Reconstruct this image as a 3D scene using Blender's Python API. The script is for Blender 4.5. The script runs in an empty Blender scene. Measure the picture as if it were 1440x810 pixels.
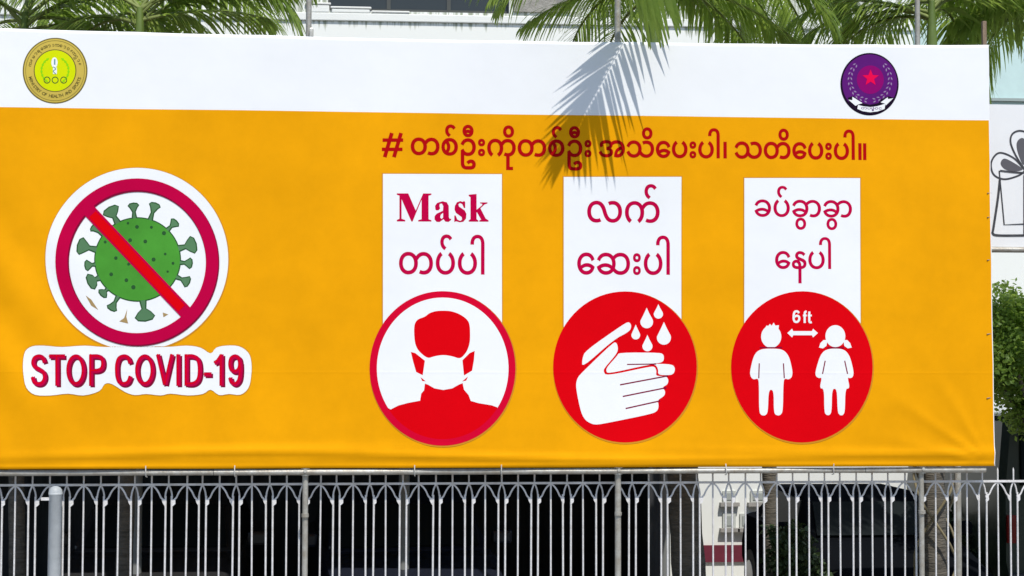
import bpy, bmesh, math, random
from mathutils import Vector, geometry
R = math.radians
sc = bpy.context.scene
COL = sc.collection
rnd = random.Random(7)

# ------------------------------------------------------------------ camera
W, H, FPX, DIST, EYE = 1440.0, 810.0, 2283.0, 12.0, 2.9
YAW, PITCH, ROLL = 0.0771363, 0.0410646, 0.0020706
fw = Vector((math.sin(YAW) * math.cos(PITCH), math.cos(YAW) * math.cos(PITCH), math.sin(PITCH)))
r0 = fw.cross(Vector((0, 0, 1))).normalized()
u0 = r0.cross(fw)
rt = math.cos(ROLL) * r0 + math.sin(ROLL) * u0
up = -math.sin(ROLL) * r0 + math.cos(ROLL) * u0
CAM = Vector((0, -DIST, EYE))
cd = bpy.data.cameras.new('camera')
cam = bpy.data.objects.new('camera', cd)
COL.objects.link(cam)
from mathutils import Matrix
cam.matrix_world = Matrix(((rt.x, up.x, -fw.x, CAM.x), (rt.y, up.y, -fw.y, CAM.y), (rt.z, up.z, -fw.z, CAM.z), (0, 0, 0, 1)))
cd.sensor_width = 36.0
cd.lens = 36.0 * FPX / W
cd.clip_end = 2000
sc.camera = cam

# ------------------------------------------------------------------ light
SUN_EL, SUN_AZ = 56.0, 15.0           # azimuth: degrees right of the banner's normal, on the street side
SUN = Vector((math.cos(R(SUN_EL)) * math.sin(R(SUN_AZ)), -math.cos(R(SUN_EL)) * math.cos(R(SUN_AZ)), math.sin(R(SUN_EL))))
wd = bpy.data.worlds.new('World')
sc.world = wd
wd.use_nodes = True
nt = wd.node_tree
sky = nt.nodes.new('ShaderNodeTexSky')
sky.sky_type = 'NISHITA'
sky.sun_disc = False
sky.sun_elevation = R(SUN_EL)
sky.sun_rotation = R(180 - SUN_AZ)
sky.dust_density = 0.7
sky.ozone_density = 2.0
nt.links.new(sky.outputs[0], nt.nodes['Background'].inputs[0])
nt.nodes['Background'].inputs[1].default_value = 0.14
ld = bpy.data.lights.new('sun', 'SUN')
ld.energy = 4.1
ld.angle = R(0.5)
ld.color = (1.0, 0.945, 0.86)
lo = bpy.data.objects.new('sun', ld)
COL.objects.link(lo)
lo.location = SUN * 40
lo.rotation_euler = SUN.to_track_quat('Z', 'Y').to_euler()
vs = sc.view_settings
vs.view_transform = 'Standard'
vs.look = 'None'
vs.gamma = 1.0
vs.exposure = 0.06
vs.use_curve_mapping = False

# ------------------------------------------------------------------ helpers
def at(px, py, Y=0.0):
    """the point at depth Y that stands at a place of the photograph"""
    d = (px - W / 2) / FPX * rt - (py - H / 2) / FPX * up + fw
    return CAM + d * ((Y + DIST) / d.y)

def lin(h):
    h = h.lstrip('#')
    o = []
    for i in (0, 2, 4):
        c = int(h[i:i + 2], 16) / 255
        o.append(c / 12.92 if c <= 0.04045 else ((c + 0.055) / 1.055) ** 2.4)
    return tuple(o)

MATS = {}
def mat(name, rgb, rough=0.6, var=0.0, scale=6.0, bump=0.0, bscale=40.0, metal=0.0, spec=0.4, rgb2=None, stretch=None):
    if name in MATS:
        return MATS[name]
    m = bpy.data.materials.new(name)
    m.use_nodes = True
    n, l = m.node_tree.nodes, m.node_tree.links
    b = n['Principled BSDF']
    b.inputs['Roughness'].default_value = rough
    b.inputs['Metallic'].default_value = metal
    b.inputs['Specular IOR Level'].default_value = spec
    b.inputs['Base Color'].default_value = (*rgb, 1)
    tc = n.new('ShaderNodeTexCoord')
    vec = tc.outputs['Object']
    if stretch:
        mp = n.new('ShaderNodeMapping')
        mp.inputs['Scale'].default_value = stretch
        l.new(vec, mp.inputs[0])
        vec = mp.outputs[0]
    if var or rgb2:
        ns = n.new('ShaderNodeTexNoise')
        ns.inputs['Scale'].default_value = scale
        ns.inputs['Detail'].default_value = 6
        ns.inputs['Roughness'].default_value = 0.65
        l.new(vec, ns.inputs['Vector'])
        rp = n.new('ShaderNodeValToRGB')
        rp.color_ramp.elements[0].position = 0.3
        rp.color_ramp.elements[1].position = 0.7
        c1 = rgb2 if rgb2 else tuple(c * (1 - var) for c in rgb)
        c2 = rgb if rgb2 else tuple(min(1, c * (1 + var)) for c in rgb)
        rp.color_ramp.elements[0].color = (*c1, 1)
        rp.color_ramp.elements[1].color = (*c2, 1)
        l.new(ns.outputs['Fac'], rp.inputs[0])
        l.new(rp.outputs[0], b.inputs['Base Color'])
    if bump:
        nb = n.new('ShaderNodeTexNoise')
        nb.inputs['Scale'].default_value = bscale
        nb.inputs['Detail'].default_value = 4
        l.new(vec, nb.inputs['Vector'])
        bp = n.new('ShaderNodeBump')
        bp.inputs['Strength'].default_value = bump
        bp.inputs['Distance'].default_value = 0.02
        l.new(nb.outputs['Fac'], bp.inputs['Height'])
        l.new(bp.outputs[0], b.inputs['Normal'])
    MATS[name] = m
    return m

class MB:
    def __init__(s):
        s.v, s.f = [], []
    def add(s, vs_, fs_):
        o = len(s.v)
        s.v += [Vector(p) for p in vs_]
        s.f += [tuple(i + o for i in f) for f in fs_]
        return s
    def box(s, x0, x1, y0, y1, z0, z1):
        return s.add([(x0, y0, z0), (x1, y0, z0), (x1, y1, z0), (x0, y1, z0), (x0, y0, z1), (x1, y0, z1), (x1, y1, z1), (x0, y1, z1)],
                     [(0, 3, 2, 1), (4, 5, 6, 7), (0, 1, 5, 4), (1, 2, 6, 5), (2, 3, 7, 6), (3, 0, 4, 7)])
    def tube(s, pts, rad, seg=10, caps=True):
        pts = [Vector(p) for p in pts]
        rads = rad if isinstance(rad, (list, tuple)) else [rad] * len(pts)
        o = len(s.v)
        prev = None
        for i, p in enumerate(pts):
            t = (pts[min(i + 1, len(pts) - 1)] - pts[max(i - 1, 0)]).normalized()
            if prev is None:
                a = t.cross(Vector((0, 1, 0)))
                if a.length < 0.1:
                    a = t.cross(Vector((1, 0, 0)))
            else:
                a = prev - t * prev.dot(t)
            a.normalize()
            prev = a
            b = t.cross(a)
            for k in range(seg):
                w = 2 * math.pi * k / seg
                s.v.append(p + (a * math.cos(w) + b * math.sin(w)) * rads[i])
        for i in range(len(pts) - 1):
            for k in range(seg):
                k2 = (k + 1) % seg
                s.f.append((o + i * seg + k, o + i * seg + k2, o + (i + 1) * seg + k2, o + (i + 1) * seg + k))
        if caps:
            e = len(s.v)
            last = o + (len(pts) - 1) * seg
            s.v += [s.v[o + k].copy() for k in range(seg)] + [s.v[last + k].copy() for k in range(seg)]
            s.f.append(tuple(e + k for k in reversed(range(seg))))
            s.f.append(tuple(e + seg + k for k in range(seg)))
        return s
    def lathe(s, c, prof, seg=20):
        o = len(s.v)
        for r_, z in prof:
            for k in range(seg):
                w = 2 * math.pi * k / seg
                s.v.append(Vector((c[0] + r_ * math.cos(w), c[1] + r_ * math.sin(w), c[2] + z)))
        for i in range(len(prof) - 1):
            for k in range(seg):
                k2 = (k + 1) % seg
                s.f.append((o + i * seg + k, o + i * seg + k2, o + (i + 1) * seg + k2, o + (i + 1) * seg + k))
        s.f.append(tuple(o + (len(prof) - 1) * seg + k for k in range(seg)))
        return s
    def mesh(s, name, base=(0, 0, 0), smooth=False):
        b = Vector(base)
        me = bpy.data.meshes.new(name)
        me.from_pydata([tuple(p - b) for p in s.v], [], s.f)
        me.update()
        if smooth:
            me.polygons.foreach_set('use_smooth', [True] * len(me.polygons))
        return me

def base_of(o):
    b = Vector((0, 0, 0))
    while o:
        b += o.location
        o = o.parent
    return b

def link(name, me, m, parent=None, loc=(0, 0, 0)):
    if m is not None and not me.materials:
        for q in (m if isinstance(m, (list, tuple)) else [m]):
            me.materials.append(q)
    o = bpy.data.objects.new(name, me)
    COL.objects.link(o)
    o.location = loc
    o.parent = parent
    return o

def part(name, mb, m, parent, smooth=False, bevel=0.0):
    o = link(name, mb.mesh(name, base_of(parent), smooth), m, parent)
    if bevel:
        mod = o.modifiers.new('bevel', 'BEVEL')
        mod.width = bevel
        mod.segments = 2
        mod.limit_method = 'ANGLE'
    return o

def tag(o, label, cat, group=None):
    o['label'] = label
    o['category'] = cat
    if group:
        o['group'] = group
    return o

def thing(name, loc, label, cat, group=None):
    o = bpy.data.objects.new(name, None)
    COL.objects.link(o)
    o.location = loc
    return tag(o, label, cat, group)

def struct(name, mb, m, bevel=0.0):
    o = link(name, mb.mesh(name), m)
    o['kind'] = 'structure'
    return o

# ------------------------------------------------------------------ materials
M_ASPH = mat('asphalt', (0.05, 0.05, 0.052), 0.9, 0.3, 30, 0.4, 200)
M_CONC = mat('concrete', (0.32, 0.31, 0.29), 0.85, 0.2, 3, 0.3, 90)
M_YARD = mat('yard_concrete', (0.2, 0.195, 0.18), 0.9, 0.25, 2.5, 0.3, 90)
M_WALL = mat('white_wall_paint', (0.76, 0.78, 0.75), 0.8, 0.04, 1.5, 0.15, 60)
M_STEEL = mat('galvanised_pipe', (0.46, 0.46, 0.43), 0.45, 0.25, 14, 0.15, 60, metal=0.35, rgb2=(0.3, 0.27, 0.22))
M_FENCE = mat('fence_paint', (0.78, 0.78, 0.8), 0.55, 0, 7, 0.3, 120, spec=0.4, rgb2=(0.5, 0.48, 0.46))
M_DARK = mat('shade_black', (0.035, 0.037, 0.042), 0.9, 0.6, 2.5, stretch=(3, 1, .3))  # near-black tone, shade put into the colour
M_GLASS = mat('dark_window_glass', (0.03, 0.035, 0.035), 0.12, spec=0.5)
M_FRAME = mat('window_frame_paint', (0.5, 0.53, 0.5), 0.6)
M_LEAF = mat('palm_leaflet', (0.18, 0.25, 0.045), 0.4, 0, 9, spec=0.5, rgb2=(0.08, 0.15, 0.025))
M_LEAF2 = mat('palm_leaflet_bright', (0.3, 0.37, 0.09), 0.4, 0, 9, spec=0.5, rgb2=(0.14, 0.22, 0.04))
M_RACH = mat('palm_rachis', (0.16, 0.2, 0.05), 0.6, 0.3, 12)
M_TRUNK = mat('palm_trunk_bark', (0.15, 0.135, 0.11), 0.95, 0, 5, 0.8, 14, rgb2=(0.06, 0.055, 0.045), stretch=(1, 1, 6))
mat('tree_leaf', (0.16, 0.25, 0.045), 0.45, 0, 14, rgb2=(0.06, 0.13, 0.02))
for nm in ('palm_leaflet', 'palm_leaflet_bright', 'tree_leaf'):
    n, l = MATS[nm].node_tree.nodes, MATS[nm].node_tree.links
    tr_ = n.new('ShaderNodeBsdfTranslucent')
    tr_.inputs[0].default_value = (0.4, 0.56, 0.1, 1)
    mx_ = n.new('ShaderNodeMixShader')
    mx_.inputs[0].default_value = 0.48
    l.new(n['Principled BSDF'].outputs[0], mx_.inputs[1])
    l.new(tr_.outputs[0], mx_.inputs[2])
    l.new(mx_.outputs[0], n['Material Output'].inputs[0])

# ------------------------------------------------------------------ ground, road, pavement
struct('ground', MB().box(-400, 400, -400, 400, -0.6, -0.004), M_YARD)
struct('road', MB().box(-200, 200, -14.0, -3.2, -0.3, 0.0), M_ASPH)
pv = MB().box(-200, 200, -3.05, -0.12, -0.3, 0.14)
struct('pavement', pv, M_CONC)
struct('kerb', MB().box(-200, 200, -3.2, -3.054, -0.3, 0.146), mat('kerb_stone', (0.38, 0.37, 0.35), 0.85, 0.2, 5))

# ------------------------------------------------------------------ white building behind
FY = 9.0
bld = thing('building', (0, FY, 0), 'white plastered building with a long grey window ledge, behind the banner', 'building')
ZS = at(560, 31, FY).z                # underside of the ledge
def px_x(p, Y, py=20):
    return at(p, py, Y).x
win = [(px_x(-420, FY), px_x(-120, FY)), (px_x(461, FY), px_x(716, FY)), (px_x(1560, FY), px_x(1800, FY))]
XL, XRr = -16.0, 18.0
ZT = 12.0
wz0, wz1 = at(600, 17, FY).z, at(600, 17, FY).z + 1.5
m_wall = bpy.data.materials.new('stained_white_wall')
m_wall.use_nodes = True
n, l = m_wall.node_tree.nodes, m_wall.node_tree.links
tc = n.new('ShaderNodeTexCoord')
sp = n.new('ShaderNodeSeparateXYZ')
l.new(tc.outputs['Object'], sp.inputs[0])
mp = n.new('ShaderNodeMapping')
mp.inputs['Scale'].default_value = (7, 0.1, 0.25)
l.new(tc.outputs['Object'], mp.inputs[0])
ns = n.new('ShaderNodeTexNoise')
ns.inputs['Scale'].default_value = 2.2
ns.inputs['Detail'].default_value = 5
l.new(mp.outputs[0], ns.inputs['Vector'])
mr = n.new('ShaderNodeMapRange')     # streaks run down from the ledge
mr.inputs['From Min'].default_value = ZS - 0.28
mr.inputs['From Max'].default_value = ZS
mr.inputs['To Min'].default_value = 0.0
mr.inputs['To Max'].default_value = 0.42
l.new(sp.outputs['Z'], mr.inputs['Value'])
ad = n.new('ShaderNodeMath'); ad.operation = 'ADD'
l.new(mr.outputs[0], ad.inputs[0]); l.new(ns.outputs['Fac'], ad.inputs[1])
rp = n.new('ShaderNodeValToRGB')
rp.color_ramp.elements[0].position = 0.86
rp.color_ramp.elements[1].position = 1.08
rp.color_ramp.elements[0].color = (0.78, 0.8, 0.77, 1)
rp.color_ramp.elements[1].color = (0.3, 0.33, 0.25, 1)
l.new(ad.outputs[0], rp.inputs[0])
l.new(rp.outputs[0], n['Principled BSDF'].inputs['Base Color'])
n['Principled BSDF'].inputs['Roughness'].default_value = 0.85
wl = MB()
wl.box(XL, XRr, FY, FY + 0.3, -0.2, wz0)
wl.box(XL, XRr, FY, FY + 0.3, wz1, ZT)
xs = [XL] + [q for w in win for q in w] + [XRr]
for i in range(0, len(xs), 2):
    wl.box(xs[i], xs[i + 1], FY, FY + 0.3, wz0, wz1)
wl.box(XL, XL + 0.3, FY + 0.3, FY + 9, -0.2, ZT)
wl.box(XRr - 0.3, XRr, FY + 0.3, FY + 9, -0.2, ZT)
part('wall', wl, m_wall, bld)
part('roof', MB().box(XL - 0.3, XRr + 0.3, FY - 0.3, FY + 9, ZT, ZT + 0.2), M_CONC, bld)
lg = MB().box(XL, XRr, FY - 0.034, FY - 0.001, ZS, ZS + 0.1)
part('window_ledge', lg, M_WALL, bld, bevel=0.01)
for (a, b) in win:
    f = MB()
    f.box(a, b, FY + 0.1, FY + 0.16, wz0, wz0 + 0.05).box(a, b, FY + 0.1, FY + 0.16, wz1 - 0.05, wz1)
    k = 3
    for i in range(k + 1):
        x = a + (b - a) * i / k
        f.box(max(a, x - 0.025), min(b, x + 0.025), FY + 0.098, FY + 0.162, wz0 + 0.05, wz1 - 0.05)
    wo = part('window', f, mat('dark_frame', (0.06, 0.065, 0.06), 0.5), bld)
    for i in range(k):
        part('pane', MB().box(a + (b - a) * i / k + 0.02, a + (b - a) * (i + 1) / k - 0.02, FY + 0.12, FY + 0.13, wz0 + 0.04, wz1 - 0.04), M_GLASS, wo)
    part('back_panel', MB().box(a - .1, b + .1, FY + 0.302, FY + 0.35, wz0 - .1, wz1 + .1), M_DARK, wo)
# grey stone panel beside the window
a = px_x(722, FY)
part('stone_panel', MB().box(a, a + 0.75, FY - 0.03, FY - 0.002, ZS + 0.16, ZS + 1.6), mat('grey_stone_panel', (0.3, 0.29, 0.26), 0.9, 0.3, 9, 0.4, 40), bld)
# pale turquoise parapet on the right with its grey rail
ta, tb = at(1290, 148, 8.2), at(1600, 0, 8.2)
part('parapet', MB().box(ta.x, tb.x, 8.2, 8.35, at(1420, 150, 8.2).z, at(1420, 30, 8.2).z), mat('pale_turquoise_paint', (0.5, 0.66, 0.65), 0.7, 0.06, 4), bld)
part('parapet_rail', MB().box(ta.x, tb.x, 8.14, 8.199, at(1420, 143, 8.2).z, at(1420, 139, 8.2).z), mat('grey_rail_paint', (0.3, 0.36, 0.35), 0.6), bld)
# ground-floor louvre windows beside the passage
for (pa, pb, ya, yb) in ((1016, 1034, 722, 742), (1040, 1058, 722, 742), (1016, 1034, 690, 706), (1055, 1075, 690, 706)):
    p0, p1 = at(pa, yb, FY), at(pb, ya, FY)
    wn = part('window', MB().box(p0.x, p1.x, FY - 0.03, FY - 0.002, p0.z, p1.z), M_FRAME, bld)
    part('pane', MB().box(p0.x + .03, p1.x - .03, FY - 0.04, FY - 0.0305, p0.z + .03, p1.z - .03), mat('pale_louvre_glass', (0.35, 0.38, 0.36), 0.3), wn)
    part('sill', MB().box(p0.x - .04, p1.x + .04, FY - 0.09, FY - 0.003, p0.z - .05, p0.z - 0.003), M_CONC, wn)
p0, p1 = at(1008, 790, FY), at(1078, 766, FY)
part('plinth_band', MB().box(p0.x - .2, p1.x + 2.0, FY - 0.035, FY - 0.002, p0.z, p1.z), mat('maroon_paint', (0.14, 0.015, 0.035), 0.7, 0.2, 5), bld)

# white boxes standing on the ledge
for (pa, pb, ya, lab) in ((430, 463, 2, 'tallest white box on the window ledge, at its left end'), (466, 520, 8, 'middle white box of the stepped row on the window ledge'), (524, 574, 14, 'lowest white box of the stepped row on the window ledge')):
    p0, p1 = at(pa, 24, FY - 0.1), at(pb, ya, FY - 0.1)
    bx = thing('planter_box', (p0.x, FY - 0.03, ZS + 0.1), lab, 'planter box', 'white boxes on the ledge')
    part('box', MB().box(p0.x, p1.x, FY - 0.031, FY - 0.003, ZS + 0.102, p1.z - .03), M_WALL, bx, bevel=0.015)
    part('lid', MB().box(p0.x - .015, p1.x + .02, FY - 0.04, FY - 0.002, p1.z - .028, p1.z), mat('white_box_lid', (0.7, 0.71, 0.68), 0.6), bx, bevel=0.01)

# ------------------------------------------------------------------ shelter added to keep the yard behind the fence dark
SX0, SX1 = -15.0, at(985, 700, 3.0).x
sh = thing('shade_shelter', (SX0, 2.4, 0), 'long dark flat-roofed shelter added behind the white fence to darken the yard', 'shelter')
part('roof', MB().box(SX0, SX1, 1.9, 8.6, 2.9, 3.05), mat('shelter_roof_sheet', (0.12, 0.12, 0.12), 0.7, 0.2, 4), sh)  # unseen roof, added to keep the sun off the yard
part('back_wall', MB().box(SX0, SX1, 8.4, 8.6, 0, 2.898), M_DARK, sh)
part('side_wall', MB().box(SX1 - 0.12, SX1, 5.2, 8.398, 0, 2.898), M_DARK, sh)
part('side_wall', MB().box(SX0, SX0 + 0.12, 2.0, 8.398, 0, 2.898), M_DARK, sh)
part('floor_slab', MB().box(SX0 + .12, SX1 - .13, 2.0, 8.39, 0.0, 0.03), mat('shade_dark_floor', (0.03, 0.03, 0.032), 0.8, 0.3, 2), sh)  # floor coloured near black to stand for shade
for i in range(7):
    x = SX1 - 0.3 - i * 2.45
    part('post', MB().tube([(x, 3.2, 0.03), (x, 3.2, 2.9)], 0.05, 10), mat('shelter_post_paint', (0.2, 0.21, 0.21), 0.6), sh, True)

# ------------------------------------------------------------------ cars
def loft(secs):
    """secs: list of rings (equal length) of points"""
    mb = MB()
    nn = len(secs[0])
    for s_ in secs:
        mb.v += [Vector(p) for p in s_]
    for i in range(len(secs) - 1):
        for k in range(nn):
            k2 = (k + 1) % nn
            mb.f.append((i * nn + k, i * nn + k2, (i + 1) * nn + k2, (i + 1) * nn + k))
    mb.f.append(tuple(reversed(range(nn))))
    mb.f.append(tuple((len(secs) - 1) * nn + k for k in range(nn)))
    return mb

def ring(y, hw, z0, z1, tuck=0.06, hwt=None):
    hwt = hwt or hw
    return [(-hw + tuck, y, z0), (hw - tuck, y, z0), (hw, y, z0 + 0.22), (hw, y, z0 + 0.55 * (z1 - z0)), (hwt - 0.05, y, z1 - 0.03), (hwt - 0.14, y, z1),
            (-hwt + 0.14, y, z1), (-hwt + 0.05, y, z1 - 0.03), (-hw, y, z0 + 0.55 * (z1 - z0)), (-hw, y, z0 + 0.22)]

def make_car(name, loc, rz, paint, label, tall=0.0):
    t = thing(name, loc, label, 'car')
    saved = t.location.copy()
    t.location = (0, 0, 0)
    body = loft([ring(-2.1, 0.72, 0.32, 0.70), ring(-2.02, 0.82, 0.25, 0.78), ring(-1.2, 0.87, 0.22, 0.95), ring(-0.7, 0.88, 0.22, 1.0), ring(1.2, 0.88, 0.22, 1.02), ring(1.95, 0.84, 0.25, 1.0), ring(2.1, 0.76, 0.34, 0.85)])
    part('body', body, paint, t, False, 0.03)
    cab = loft([[(-0.78, -0.95, 0.97), (0.78, -0.95, 0.97), (0.74, -0.88, 1.02), (-0.74, -0.88, 1.02)],
                [(-0.78, -0.5, 0.98), (0.78, -0.5, 0.98), (0.68, -0.42, 1.36 + tall), (-0.68, -0.42, 1.36 + tall)],
                [(-0.78, -0.15, 0.98), (0.78, -0.15, 0.98), (0.62, -0.12, 1.47 + tall), (-0.62, -0.12, 1.47 + tall)],
                [(-0.78, 1.2, 0.98), (0.78, 1.2, 0.98), (0.62, 1.0, 1.46 + tall), (-0.62, 1.0, 1.46 + tall)],
                [(-0.76, 1.75, 0.98), (0.76, 1.75, 0.98), (0.7, 1.72, 1.04), (-0.7, 1.72, 1.04)]])
    part('cabin', cab, paint, t, False, 0.03)
    g = MATS['car_glass'] if 'car_glass' in MATS else mat('car_glass', (0.012, 0.015, 0.016), 0.3, spec=0.015)
    part('windscreen', MB().add([(-0.68, -0.925, 1.03), (0.68, -0.925, 1.03), (0.6, -0.44, 1.385 + tall), (-0.6, -0.44, 1.385 + tall), (-0.68, -0.9, 1.01), (0.68, -0.9, 1.01), (0.6, -0.40, 1.36 + tall), (-0.6, -0.40, 1.36 + tall)],
         [(0, 1, 2, 3), (7, 6, 5, 4), (0, 4, 5, 1), (1, 5, 6, 2), (2, 6, 7, 3), (3, 7, 4, 0)]), g, t)
    for s in (-1, 1):
        part('side_window', MB().add([(s * 0.79, -0.45, 1.02), (s * 0.79, 1.15, 1.02), (s * 0.665, 0.95, 1.4 + tall), (s * 0.68, -0.25, 1.38 + tall), (s * 0.75, -0.45, 1.02), (s * 0.75, 1.15, 1.02), (s * 0.63, 0.95, 1.4 + tall), (s * 0.64, -0.25, 1.38 + tall)],
             [(0, 1, 2, 3), (7, 6, 5, 4), (0, 4, 5, 1), (1, 5, 6, 2), (2, 6, 7, 3), (3, 7, 4, 0)]), g, t)
        part('wing_mirror', MB().box(s * 0.96 - 0.1, s * 0.96 + 0.1, -0.72, -0.58, 1.0, 1.14), paint, t, False, 0.03)
        part('headlight', MB().box(s * 0.6 - 0.18, s * 0.6 + 0.18, -2.13, -1.98, 0.6, 0.72), mat('headlight_lens', (0.8, 0.82, 0.84), 0.1), t, False, 0.03)
        for y in (-1.35, 1.3):
            wh = MB().tube([(s * 0.68, y, 0.31), (s * 0.89, y, 0.31)], 0.31, 20)
            w_ = part('wheel', wh, mat('tyre_rubber', (0.02, 0.02, 0.02), 0.9), t)
            part('rim', MB().tube([(s * 0.88, y, 0.31), (s * 0.9, y, 0.31)], 0.19, 16), mat('wheel_rim', (0.3, 0.3, 0.32), 0.35, metal=0.8), w_)
    part('grille', MB().box(-0.38, 0.38, -2.12, -2.05, 0.5, 0.66), mat('black_grille', (0.015, 0.015, 0.015), 0.5), t, False, 0.01)
    part('number_plate', MB().box(-0.24, 0.24, -2.135, -2.122, 0.38, 0.48), mat('blank_plate', (0.4, 0.4, 0.38), 0.5), t)
    t.location = saved
    t.rotation_euler.z = rz
    return t

M_BLACKCAR = mat('black_car_paint', (0.006, 0.007, 0.009), 0.5, spec=0.0)
cx = at(1242, 700, 4.6).x
make_car('parked_car', (cx, 5.6, 0), 0.0, M_BLACKCAR, 'black car facing the fence beside the vine-covered palm trunk', -0.05)
make_car('parked_car', (at(560, 700, 5).x, 4.7, 0.03), 0.1, mat('dark_blue_car_paint', (0.015, 0.018, 0.03), 0.25), 'dark car parked deep in the shelter, near the middle of the fence')
make_car('parked_car', (at(240, 700, 5).x, 4.8, 0.03), 0.0, mat('dark_grey_car_paint', (0.03, 0.03, 0.032), 0.25), 'dark car parked deep in the shelter, near the thick round fence post')

# dark green van beyond the banner's right end
vx = at(1408, 600, 5.0).x
van = thing('delivery_van', (vx + 0.9, 5.0, 0), 'tall dark green van with a grey roof under the leafy tree', 'van')
vz = at(1420, 584, 5.0).z
M_VAN = mat('dark_green_van_paint', (0.012, 0.022, 0.014), 0.35)
def vring(y, hw, z0, z1):
    return [(vx + 0.9 + a_ * hw, y, z) for a_, z in ((-0.93, z0), (0.93, z0), (1, z0 + .3), (1, z0 + .6 * (z1 - z0)), (0.93, z1 - .05), (0.85, z1), (-0.85, z1), (-0.93, z1 - .05), (-1, z0 + .6 * (z1 - z0)), (-1, z0 + .3))]
part('body', loft([vring(5.0, 0.86, 0.4, vz - .08), vring(5.08, 0.92, 0.3, vz - 0.02), vring(7.6, 0.92, 0.3, vz - .02), vring(8.2, 0.9, 0.3, vz - .35)]), M_VAN, van)
part('roof_rim', MB().box(vx + 0.02, vx + 1.78, 4.95, 7.6, vz - 0.019, vz + 0.03), mat('grey_van_roof', (0.42, 0.45, 0.45), 0.4), van, False, 0.02)
part('rear_window', MB().box(vx + 0.2, vx + 1.6, 4.965, 4.99, vz - 0.75, vz - 0.2), MATS['car_glass'], van, False, 0.01)
part('bumper', MB().box(vx + 0.05, vx + 1.75, 4.88, 5.02, 0.42, 0.58), mat('van_bumper', (0.03, 0.03, 0.03), 0.6), van, False, 0.02)
for s in (0.1, 1.7):
    part('tail_light', MB().box(vx + s - .06, vx + s + .06, 4.95, 5.0, 0.9, 1.2), mat('tail_lens', (0.15, 0.005, 0.005), 0.2), van, False, 0.01)
    for y in (5.7, 7.5):
        part('wheel', MB().tube([(vx + s - .1, y, .33), (vx + s + .1, y, .33)], 0.33, 18), MATS['tyre_rubber'], van)

# ------------------------------------------------------------------ palms
def frond_mesh(p0, azi, el, L, droop, seed, nl=46, ll=0.40, sag=0.8):
    """returns (rachis MB, leaflets MB): a feather leaf arching from p0"""
    rr = random.Random(seed)
    N = 22
    pts, tans = [Vector(p0)], []
    for i in range(N):
        s = i / (N - 1)
        e = R(el) - R(droop) * s ** 1.25
        a = R(azi) + 0.1 * math.sin(seed + s * 2.0)
        t = Vector((math.cos(a) * math.cos(e), math.sin(a) * math.cos(e), math.sin(e)))
        tans.append(t)
        pts.append(pts[-1] + t * (L / N))
    tans.append(tans[-1])
    ra = MB().tube(pts, [0.016 * (1 - 0.85 * i / N) + 0.002 for i in range(N + 1)], 5)
    lf = MB()
    for k in range(nl):
        s = 0.14 + 0.86 * (k + 0.5) / nl
        fi = s * N
        i = min(N - 1, int(fi))
        p = pts[i].lerp(pts[i + 1], fi - i)
        t = tans[i]
        side = t.cross(Vector((0, 0, 1)))
        if side.length < 0.05:
            side = Vector((1, 0, 0))
        side.normalize()
        nrm = side.cross(t)
        prof = (0.55 + 0.75 * math.sin(math.pi * min(1, s * 0.95)) ** 0.8) * (1.0 if s < 0.8 else 1.0 - 0.5 * (s - 0.8) / 0.2)
        for sd in (-1, 1):
            ln = ll * prof * rr.uniform(0.82, 1.12)
            d = (side * sd * rr.uniform(0.75, 0.95) + t * (0.45 + 0.5 * s + rr.uniform(-.1, .1)) + nrm * rr.uniform(-0.1, 0.28)).normalized()
            q = p.copy()
            wd_ = 0.013 * rr.uniform(0.8, 1.2)
            prevs = None
            S = 5
            o = len(lf.v)
            for j in range(S + 1):
                f = j / S
                wj = wd_ * (0.55 + 1.2 * f if f < 0.3 else 1.0 - ((f - 0.3) / 0.7) ** 1.6) + 0.0008
                wv = d.cross(Vector((0, 0, 1)))
                if wv.length < 0.05:
                    wv = t.copy()
                wv = (wv.normalized() * 0.75 + t * 0.5).normalized()
                lf.v += [q - wv * wj, q + wv * wj]
                d = (d + Vector((0, 0, -1)) * sag * rr.uniform(0.5, 1.1) / S * 1.6).normalized()
                q = q + d * (ln / S)
            for j in range(S):
                lf.f.append((o + 2 * j, o + 2 * j + 1, o + 2 * j + 3, o + 2 * j + 2))
    return ra, lf

def make_palm(base, crown, label, fronds, seed, rad=0.13, extra=None):
    t = thing('palm_tree', base, label, 'palm tree', 'palms behind the banner')
    base, crown = Vector(base), Vector(crown)
    rr = random.Random(seed)
    K = 26
    pts, rads = [], []
    for i in range(K + 1):
        s = i / K
        p = base.lerp(crown, s) + Vector((0.06 * math.sin(3 * s + seed), 0.05 * math.sin(2.3 * s), 0))
        p.x -= 0.06 * math.sin(seed) * (1 - s) + 0.06 * math.sin(3 + seed) * s
        pts.append(p)
        rads.append(rad * (1.25 - 0.45 * s) * (1.0 + (0.05 if i % 2 else -0.02)))
    part('trunk', MB().tube(pts[:-4], rads[:-4], 14), M_TRUNK, t, True)
    top = pts[-1]
    part('crownshaft', MB().tube([top - Vector((0, 0, 1.1)), top - Vector((0, 0, 1.0)), top - Vector((0, 0, .5)), top + Vector((0, 0, .05))], [.062, .066, .055, .028], 12), mat('green_crownshaft', (0.13, 0.19, 0.04), 0.45, 0, 5, rgb2=(0.06, 0.1, 0.02), stretch=(1, 1, .3)), t, True)
    for i, (azi, el, L, droop) in enumerate(fronds):
        ra, lf = frond_mesh(top + Vector((0, 0, rr.uniform(-.12, .05))), azi + rr.uniform(-5, 5), el, L, droop, seed * 37 + i)
        fr = part('frond', lf, M_LEAF2 if rr.random() < 0.6 else M_LEAF, t)
        part('rachis', ra, M_RACH, fr, True)
    return t

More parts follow.
